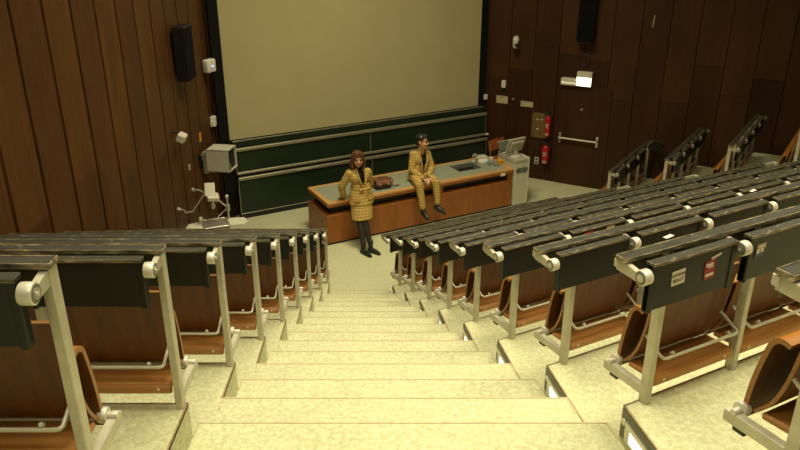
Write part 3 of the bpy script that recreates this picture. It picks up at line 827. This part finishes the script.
# metal monitor box on a bracket
t = thing('wall_box', 'beige metal box on a wall bracket, its dark open side facing the boards', 'box', (-2.66, 10.62, 1.385), R(-10))
bm = new_bm()
bb(bm, -.22, .20, -.19, .19, -.20, -.185); bb(bm, -.22, .20, -.19, .19, .185, .20); bb(bm, -.22, .20, -.19, -.175, -.2, .2); bb(bm, -.22, .20, .175, .19, -.2, .2); bb(bm, -.22, -.205, -.19, .19, -.2, .2)
obj('housing', bm, 'beige', t)
bm = new_bm(); bb(bm, .15, .165, -.175, .175, -.185, .185); obj('screen', bm, 'dark_plastic', t)
bm = new_bm(); add_tube(bm, [(.205, -.18, -.19), (.235, -.18, -.12), (.205, -.18, -.02)], .008, 6); obj('grip', bm, 'steel', t)
bm = new_bm(); bb(bm, -.30, -.22, -.15, .15, -.26, .14, .01); bb(bm, -.56, -.29, -.03, .03, -.05, .05, .006); obj('wall_bracket', bm, 'beige_dark', t)
bm = new_bm(); bb(bm, -.42, -.30, -.20, -.17, -.14, .10, .004); obj('side_plate', bm, 'dark_plastic', t)

t.scale = (.84, .84, .84)

# overhead projector on a trolley with folded out wings
t = thing('overhead_projector', 'overhead projector trolley with two pale wing shelves behind the wall-side benches', 'projector', (-2.60, 9.66, 0), R(20))
bm = new_bm()
for x in (-.15, .15):
    for y in (-.14, .14): add_tube(bm, [(x, y, .06), (x, y, .66)], .013, 8)
bb(bm, -.17, .17, -.16, .16, .18, .20, .003)
obj('trolley_frame', bm, 'steel', t)
for x in (-.15, .15):
    for y in (-.14, .14):
        bm = new_bm(); add_cyl(bm, (x-.012, y, .03), (x+.012, y, .03), .03); obj('caster', bm, 'dark_plastic', t)
bm = new_bm(); bb(bm, -.17, .17, -.16, .16, .52, .735, .008); bd = obj('lamp_body', bm, 'beige_dark', t)
bm = new_bm()
for x0, x1, y0, y1 in ((-.18, -.15, -.17, .17), (.15, .18, -.17, .17), (-.18, .18, -.17, -.14), (-.18, .18, .14, .17)): bb(bm, x0, x1, y0, y1, .735, .75, .003)
obj('stage_frame', bm, 'steel', bd)
bm = new_bm(); bb(bm, -.15, .15, -.14, .14, .734, .742); obj('stage_glass', bm, 'steel', bd)
for s in (-1, 1):
    bm = new_bm()
    pts = [(s*.185, -.13), (s*.36, -.15), (s*.44, -.06), (s*.42, .10), (s*.185, .15)]
    if s < 0: pts = pts[::-1]
    add_prism(bm, pts, .712, .73); obj('wing_shelf', bm, 'cream', t)
bm = new_bm(); add_tube(bm, [(.20, .12, .60), (.20, .12, 1.06)], .016, 10); add_ball(bm, (.20, .12, 1.07), .03); add_cyl(bm, (.20, .12, .86), (.20, .12, .95), .032); obj('column', bm, 'steel', t)
bm = new_bm(); add_tube(bm, smooth_curve([(.20, .12, .92), (.14, .08, .98), (.08, .04, 1.06), (.05, .02, 1.11)]), .014, 8); add_tube(bm, [(.2, .12, .90), (.06, .10, .80), (.02, .02, .76)], .008, 8); obj('arm', bm, 'steel', t)
bm = new_bm(); add_box(bm, (.0, .0, 1.13), (.16, .16, .07), .012, (R(8), R(6), 0)); add_box(bm, (-.03, .02, 1.24), (.14, .02, .19), .006, (R(-30), R(0), R(-8))); obj('projection_head', bm, 'cream', t)
bm = new_bm(); add_ball(bm, (.0, .13, .95), (.03, .03, .05)); add_ball(bm, (-.19, .06, .80), (.03, .03, .04)); add_cyl(bm, (-.19, .06, .73), (-.19, .06, .80), .012); obj('focus_knob', bm, 'cream', t)
#PART3
# ------------------------------------------------------------------ people
def V3(p): return Vector(p)
def solid(prims, mats, name, voxel=.006, smooth_it=3, cut=None):
    """one continuous skin grown over a list of tapered limbs, ellipsoids and lofts"""
    bm = new_bm()
    for p in prims:
        if p[0] == 'c':
            _, a, b, r0, r1, m = p; a = V3(a); b = V3(b)
            add_ball(bm, a, r0, 0, 16); add_ball(bm, b, r1, 0, 16)
            if (b-a).length > 1e-4: add_cyl(bm, a, b, r0, r1, 20)
        elif p[0] == 'e':
            _, c, r, rot, m = p; add_ball(bm, c, r, 0, 24, rot)
        else:
            _, rings, m = p; n = 32
            rr = [[bm.verts.new((c[0]+rx*math.cos(2*PI*i/n), c[1]+ry*math.sin(2*PI*i/n), c[2]+(dz*math.sin(2*PI*i/n)))) for i in range(n)] for c, rx, ry, dz in rings]
            for a, b in zip(rr, rr[1:]):
                for i in range(n): bm.faces.new((a[i], a[(i+1) % n], b[(i+1) % n], b[i]))
            bm.faces.new(rr[0]); bm.faces.new(rr[-1])
    bmesh.ops.recalc_face_normals(bm, faces=bm.faces)
    me = bpy.data.meshes.new('tmp'); bm.to_mesh(me); bm.free()
    o = bpy.data.objects.new('tmp', me); COL.objects.link(o)
    md = o.modifiers.new('r', 'REMESH'); md.mode = 'VOXEL'; md.voxel_size = voxel; md.use_smooth_shade = True
    sm = o.modifiers.new('s', 'SMOOTH'); sm.factor = .5; sm.iterations = smooth_it
    dg = bpy.context.evaluated_depsgraph_get(); dg.update()
    out = bpy.data.meshes.new_from_object(o.evaluated_get(dg)); out.name = name
    bpy.data.objects.remove(o); bpy.data.meshes.remove(me)
    out.materials.clear()
    for m in mats: out.materials.append(MATS[m])
    if len(mats) > 1:
        def dist(p, q):
            if q[0] == 'c':
                a, b = V3(q[1]), V3(q[2]); d = b-a; t = 0 if d.length < 1e-5 else max(0, min(1, (p-a).dot(d)/d.length_squared))
                return (p-(a+d*t)).length-(q[3]+(q[4]-q[3])*t)
            if q[0] == 'e':
                d = p-V3(q[1])
                if q[3] is not None: d = Euler(q[3]).to_matrix().inverted() @ d
                k = math.sqrt((d.x/q[2][0])**2+(d.y/q[2][1])**2+(d.z/q[2][2])**2)
                return (k-1)*min(q[2])
            best = 9
            for c, rx, ry, dz in q[1]: best = min(best, abs(p.z-c[2]))
            return best
        for f in out.polygons:
            best = min(prims, key=lambda q: dist(f.center, q)); f.material_index = best[-1]
    for f in out.polygons: f.use_smooth = True
    if cut:
        b = bmesh.new(); b.from_mesh(out)
        bmesh.ops.delete(b, geom=[f for f in b.faces if cut(f.calc_center_median(), f.normal)], context='FACES'); b.to_mesh(out); b.free()
    return out
def head_parts(M, s, skin, lips, hair):
    def P(x, y, z): return M @ Vector((x*s, y*s, z*s))
    e = M.to_euler()
    pr = [('e', P(0, .014, .032), (.076*s, .093*s, .085*s), e, skin), ('e', P(0, -.020, -.028), (.060*s, .066*s, .086*s), e, skin),
          ('e', P(0, -.040, -.082), (.040*s, .040*s, .034*s), e, skin), ('c', P(0, -.082, .004), P(0, -.103, -.028), .008*s, .013*s, skin),
          ('c', P(-.036, -.070, .022), P(.036, -.070, .022), .012*s, .012*s, skin), ('e', P(-.034, -.060, -.03), (.025*s, .025*s, .025*s), e, skin), ('e', P(.034, -.060, -.03), (.025*s, .025*s, .025*s), e, skin),
          ('e', P(-.076, .010, -.008), (.012*s, .022*s, .032*s), e, skin), ('e', P(.076, .010, -.008), (.012*s, .022*s, .032*s), e, skin),
          ('c', P(-.019, -.083, -.060), P(.019, -.083, -.060), .0095*s, .0095*s, lips)]
    return pr, P, e
def eyes(parent, P, s, rot):
    for sx in (-1, 1):
        bm = new_bm(); add_ball(bm, P(sx*.030, -.0795, .004), (.0125*s, .009*s, .008*s), 0, 14, rot); obj('eye', bm, 'eye_dark', parent, 60)
        bm = new_bm(); add_tube(bm, [P(sx*.014, -.086, .024), P(sx*.032, -.083, .029), P(sx*.050, -.071, .024)], .0045*s, 6); obj('eyebrow', bm, 'hair_black', parent, 60)
def hand(w, d, up, side, s, mat):
    """palm from the wrist w along d, fingers curling away from up, thumb on the given side"""
    w, d, up = V3(w), V3(d).normalized(), V3(up).normalized(); r = d.cross(up).normalized()*side
    pr = []
    for k in (-1.5, -.5, .5, 1.5):
        pr.append(('c', w+r*k*.008*s, w+d*.078*s+r*k*.0185*s, .015*s, .012*s, mat))
    for k, L in ((-1.5, .060), (-.5, .074), (.5, .080), (1.5, .070)):
        a = w+d*.080*s+r*k*.0195*s; b = a+(d*.8-up*.35).normalized()*L*.5*s; c = b+(d*.45-up*.8).normalized()*L*.45*s
        pr += [('c', a, b, .0095*s, .0088*s, mat), ('c', b, c, .0088*s, .0075*s, mat)]
    a = w+d*.025*s+r*.026*s; b = a+(d*.6+r*.75).normalized()*.04*s; c = b+(d*.9+r*.1-up*.2).normalized()*.032*s
    pr += [('c', a, b, .0125*s, .0105*s, mat), ('c', b, c, .0105*s, .0085*s, mat)]
    return pr
def shoe(name, parent, heel, toe, ankle, boot=.10, wd=.036):
    heel, toe, ankle = V3(heel), V3(toe), V3(ankle); d = toe-heel; m = heel+d*.45
    up = (ankle-heel).normalized()
    pr = [('c', heel+up*.035, m+up*.036, wd*.92, wd*1.05, 0), ('c', m+up*.036, toe+up*.026-d.normalized()*.03, wd*1.05, wd*.75, 0),
          ('c', heel+up*.045+d*.12, ankle, wd*1.0, wd*1.02, 0), ('c', ankle, ankle+(ankle-heel-d*.15).normalized()*boot*.5, wd*1.02, wd*1.05, 0)]
    o = link(name, solid(pr, ['shoe_black'], name, .006, 2), parent)
    nrm = d.normalized(); side = nrm.cross(up).normalized(); up2 = side.cross(nrm)
    bm = new_bm()
    for f0, f1, w0, w1 in ((-.05, .45, .030, .038), (.45, 1.02, .038, .026)):
        a, b = heel+d*f0, heel+d*f1
        q = [a-side*w0, a+side*w0, b+side*w1, b-side*w1]
        lo = [bm.verts.new(p) for p in q]; hi = [bm.verts.new(p+up2*.014) for p in q]
        bm.faces.new(lo); bm.faces.new(hi)
        for i in range(4): bm.faces.new((lo[i], lo[(i+1) % 4], hi[(i+1) % 4], hi[i]))
    obj('sole', bm, 'sole', o, 30)
    return o

def lapel(parent, pts, w, mat='plaid', nm='lapel'):
    bm = new_bm()
    for a, b in zip(pts, pts[1:]): pass
    add_tube(bm, smooth_curve(pts, 5), w, 8); return obj(nm, bm, mat, parent, 60)

# the standing woman, leaning back on the desk edge
wm = thing('person', 'standing person in a mustard checked belted jacket and skirt, leaning back against the desk', 'person', dpt(.437, -.52), TH)
HM = Matrix.Translation((.035, .372, 1.385)) @ Euler((R(3), 0, R(-14))).to_matrix().to_4x4()
hp, HP, HE = head_parts(HM, 1.0, 0, 1, 0)
SL_, SR_ = (-.088, .415, 1.165), (.212, .405, 1.145)
EL_, ER_ = (-.195, .475, .955), (.285, .475, .935)
WL_, WR_ = (-.155, .515, .765), (.275, .535, .765)
body = hp+[
    ('c', (.060, .40, 1.20), (.038, .385, 1.31), .050, .046, 2),
    ('c', SL_, SR_, .050, .050, 2), ('c', (.01, .405, 1.09), (.115, .405, 1.08), .095, .095, 2), ('c', (.03, .39, .94), (.13, .39, .93), .085, .085, 2),
    ('c', (.01, .372, .80), (.14, .372, .80), .105, .105, 3),
    ('c', SL_, EL_, .046, .038, 2), ('c', EL_, WL_, .038, .026, 2), ('c', SR_, ER_, .046, .038, 2), ('c', ER_, WR_, .038, .026, 2),
    ('c', (.005, .36, .77), (-.025, .215, .43), .080, .050, 3), ('c', (.135, .36, .77), (.055, .19, .43), .080, .050, 3),
    ('c', (-.025, .215, .43), (-.025, .15, .30), .050, .049, 3), ('c', (-.025, .15, .30), (-.055, .045, .09), .049, .032, 3),
    ('c', (.055, .19, .43), (.055, .135, .30), .050, .049, 3), ('c', (.055, .135, .30), (.062, .030, .09), .049, .032, 3)]
body += hand(WL_, (-.1, .75, -.30), (0, .35, 1), 1, .95, 0)+hand(WR_, (.05, .75, -.30), (0, .35, 1), -1, .95, 0)
bo = link('body', solid(body, ['skin', 'lips', 'black_knit', 'tights'], 'body', .0055), wm)
eyes(wm, HP, 1.0, HE)
hair = [('e', HP(0, .022, .042), (.096, .100, .086), HE, 0), ('e', HP(0, .050, -.035), (.104, .070, .105), HE, 0)]
for sx in (-1, 1):
    hair += [('c', HP(sx*.030, -.055, .095), HP(sx*.076, -.035, .03), .026, .024, 0), ('c', HP(sx*.076, -.035, .03), HP(sx*.088, -.02, -.07), .024, .030, 0), ('c', HP(sx*.090, -.015, -.065), HP(sx*.084, -.032, -.110), .034, .024, 0), ('c', HP(sx*.092, .02, -.05), HP(sx*.088, .02, -.11), .036, .028, 0)]
link('hair', solid(hair, ['hair_auburn'], 'hair', .006, 2), wm)
def vcut(xc0, xc1, z0, z1, w1, ymax):
    def f(c, n):
        if not z0 < c.z < z1+.08 or c.y > ymax or n.y > .25: return False
        t = min(1, (c.z-z0)/(z1-z0)); return abs(c.x-(xc0+(xc1-xc0)*t)) < w1*t**.8
    return f
jk = [('c', SL_, SR_, .064, .064, 0), ('c', (.005, .405, 1.09), (.12, .405, 1.08), .113, .113, 0), ('c', (.03, .39, .94), (.13, .39, .93), .103, .103, 0),
      ('c', SL_, EL_, .062, .056, 0), ('c', EL_, (-.16, .508, .80), .056, .047, 0), ('c', SR_, ER_, .062, .056, 0), ('c', ER_, (.277, .525, .80), .056, .047, 0),
      ('l', [((.082, .390, .95), .150, .105, 0), ((.08, .378, .85), .178, .122, 0), ((.075, .355, .74), .192, .132, 0), ((.070, .34, .69), .195, .135, 0)], 0)]
j = link('jacket', solid(jk, ['plaid'], 'jacket', .007, 2, vcut(.082, .066, .93, 1.20, .060, .37)), wm)
md = j.modifiers.new('thickness', 'SOLIDIFY'); md.thickness = .006; md.offset = -1
lapel(j, [(.012, .385, 1.245), (.005, .325, 1.18), (.030, .288, 1.06), (.078, .285, .94)], .016)
lapel(j, [(.118, .385, 1.235), (.132, .325, 1.17), (.118, .286, 1.06), (.088, .285, .94)], .016)
bm = new_bm()
n = 36
pts = [(.082+.151*math.cos(2*PI*i/n), .390+.115*math.sin(2*PI*i/n), .915) for i in range(n+1)]
for dz in (-.018, -.006, .006, .018): add_tube(bm, [(x, y, z+dz) for x, y, z in pts], .009, 6)
bl = obj('belt', bm, 'plaid', j, 60)
bm = new_bm()
add_ball(bm, (.10, .272, .915), (.030, .022, .028))
for s in (-1, 1):
    add_tube(bm, smooth_curve([(.10, .268, .915), (.10+s*.055, .258, .938), (.10+s*.085, .262, .912), (.10+s*.05, .262, .892), (.10, .268, .912)]), .013, 8)
    add_tube(bm, smooth_curve([(.10, .266, .905), (.11+s*.022, .250, .82), (.115+s*.035, .236, .70)]), [.015]*13, 8)
obj('bow', bm, 'plaid', bl, 60)
for x in (-.055, .185):
    bm = new_bm(); add_box(bm, (x, .240 if x < 0 else .245, .775), (.10, .018, .035), .005, (R(-8), 0, R(-25 if x < 0 else 22))); obj('pocket_flap', bm, 'plaid', j, 40)
sk = [('l', [((.080, .378, .86), .160, .11, 0), ((.072, .352, .72), .176, .122, 0), ((.050, .295, .56), .172, .128, .0), ((.040, .268, .475), .168, .128, .0)], 0)]
link('skirt', solid(sk, ['plaid'], 'skirt', .007, 1), wm)
shoe('shoe', wm, (-.078, .060, .0), (-.030, -.165, .0), (-.055, .045, .11))
shoe('shoe', wm, (.042, .050, .0), (.125, -.155, .0), (.062, .030, .11))

# the seated man on the desk edge
mn = thing('person', 'person in a mustard checked suit sitting on the desk edge with hands clasped', 'person', dpt(1.75, 0), TH)
HM = Matrix.Translation((.028, .195, 1.375)) @ Euler((R(2), R(4), R(42))).to_matrix().to_4x4()
hp, HP, HE = head_parts(HM, 1.0, 0, 1, 0)
SA, SB = (-.100, .265, 1.150), (.150, .250, 1.135)
EA, EB = (-.160, .205, .925), (.195, .165, .915)
WA, WB = (-.050, .010, .815), (.040, .005, .818)
HA, HB = (-.085, .265, .800), (.085, .265, .800)
KA, KB = (-.195, -.105, .778), (.115, -.115, .770)
AA, AB = (-.152, -.165, .36), (.120, -.155, .385)
body = hp+[
    ('c', (.035, .245, 1.18), (.018, .215, 1.30), .054, .050, 0), ('c', SA, SB, .052, .052, 2), ('c', (-.02, .255, 1.07), (.095, .250, 1.06), .100, .100, 2), ('c', (-.04, .265, .92), (.06, .265, .92), .095, .095, 2),
    ('c', HA, HB, .090, .090, 2), ('c', SA, EA, .048, .040, 2), ('c', EA, WA, .040, .027, 2), ('c', SB, EB, .048, .040, 2), ('c', EB, WB, .040, .027, 2),
    ('c', HA, KA, .080, .054, 2), ('c', HB, KB, .080, .054, 2), ('c', KA, AA, .054, .036, 2), ('c', KB, AB, .054, .036, 2)]
body += hand(WA, (.50, -.66, -.30), (.25, -.25, .9), 1, .95, 0)+hand(WB, (-.50, -.62, -.25), (-.2, -.2, .9), -1, .95, 0)
link('body', solid(body, ['skin', 'lips', 'black_knit'], 'body', .0055), mn)
eyes(mn, HP, 1.0, HE)
hair = [('e', HP(0, .026, .050), (.085, .094, .078), HE, 0), ('e', HP(.0, -.045, .100), (.062, .045, .030), HE, 0), ('e', HP(0, .068, -.02), (.066, .040, .065), HE, 0)]
for sx in (-1, 1): hair.append(('c', HP(sx*.074, -.012, .04), HP(sx*.075, -.008, .0), .014, .009, 0))
link('hair', solid(hair, ['hair_black'], 'hair', .006, 2), mn)
jk = [('c', SA, SB, .068, .068, 0), ('c', (-.025, .255, 1.07), (.10, .250, 1.06), .118, .118, 0), ('c', (-.045, .265, .93), (.065, .265, .93), .116, .116, 0),
      ('c', SA, EA, .064, .058, 0), ('c', EA, (-.065, .035, .828), .058, .046, 0), ('c', SB, EB, .064, .058, 0), ('c', EB, (.055, .035, .828), .058, .046, 0),
      ('l', [((.01, .265, .93), .165, .118, 0), ((.0, .27, .82), .185, .13, 0), ((.0, .275, .745), .19, .135, 0)], 0)]
j = link('jacket', solid(jk, ['plaid'], 'jacket', .007, 2, vcut(.02, .045, .83, 1.17, .058, .22)), mn)
md = j.modifiers.new('thickness', 'SOLIDIFY'); md.thickness = .006; md.offset = -1
lapel(j, [(-.020, .245, 1.235), (-.030, .17, 1.165), (-.022, .128, 1.05), (-.002, .128, .90)], .017)
lapel(j, [(.088, .235, 1.225), (.100, .165, 1.155), (.080, .126, 1.05), (.042, .128, .90)], .017)
tr = [('c', HA, HB, .098, .098, 0), ('c', HA, KA, .092, .068, 0), ('c', HB, KB, .092, .068, 0), ('c', KA, (-.165, -.172, .415), .067, .052, 0), ('c', KB, (.118, -.155, .440), .067, .052, 0)]
link('trousers', solid(tr, ['plaid'], 'trousers', .007, 2), mn)
shoe('boot', mn, (-.158, -.135, .300), (-.150, -.325, .235), (-.152, -.17, .37), .12, .037)
shoe('boot', mn, (.095, -.115, .325), (.195, -.285, .250), (.120, -.152, .39), .12, .037)

# ------------------------------------------------------------------ light and camera
def area(name, loc, tgt, size, power, col=(1, .86, .58), sy=None, spread=180):
    l = bpy.data.lights.new(name, 'AREA'); l.energy = power; l.color = col; l.size = size
    l.shape = 'RECTANGLE'; l.size_y = sy or size; l.spread = R(spread)
    o = bpy.data.objects.new(name, l); COL.objects.link(o); o.location = loc
    o.rotation_euler = (Vector(tgt)-Vector(loc)).to_track_quat('-Z', 'Y').to_euler(); return o
WARM = (1, .905, .615)
area('ceiling_lamp', (-.6, 3.3, 7.4), (-.6, 3.3, 0), 2.0, 96, WARM, 1.6, 130)
area('ceiling_lamp', (-.2, 6.8, 7.4), (-.2, 6.8, 0), 2.0, 112, WARM, 1.6, 130)
area('ceiling_lamp', (2.8, 3.2, 7.4), (2.5, 3.2, 0), 1.8, 120, WARM, 2.0, 110)
area('ceiling_lamp', (4.2, 6.6, 7.4), (3.9, 6.6, 0), 1.4, 45, WARM, 1.4, 110)
area('ceiling_lamp', (-.2, .2, 7.2), (-.2, .6, 0), 2.0, 46, WARM, 1.2, 120)
area('ceiling_lamp', (.3, 9.4, 7.4), (.6, 10.2, 0), 2.4, 150, WARM, 1.0, 130)
w = bpy.data.worlds.new('world'); SC.world = w; w.use_nodes = True
w.node_tree.nodes['Background'].inputs['Color'].default_value = (1, .84, .5, 1)
w.node_tree.nodes['Background'].inputs['Strength'].default_value = .012
cam = bpy.data.cameras.new('camera'); co = bpy.data.objects.new('camera', cam); COL.objects.link(co)
cam.sensor_width = 36; cam.lens = 744.83/800*36; cam.clip_start = .02
co.location = (0, 0, CAMZ); co.rotation_euler = (PI/2-.40664, 0, 0)
SC.camera = co
vs = SC.view_settings
vs.view_transform = 'Standard'; vs.look = 'None'; vs.gamma = 1; vs.use_curve_mapping = False; vs.exposure = 0
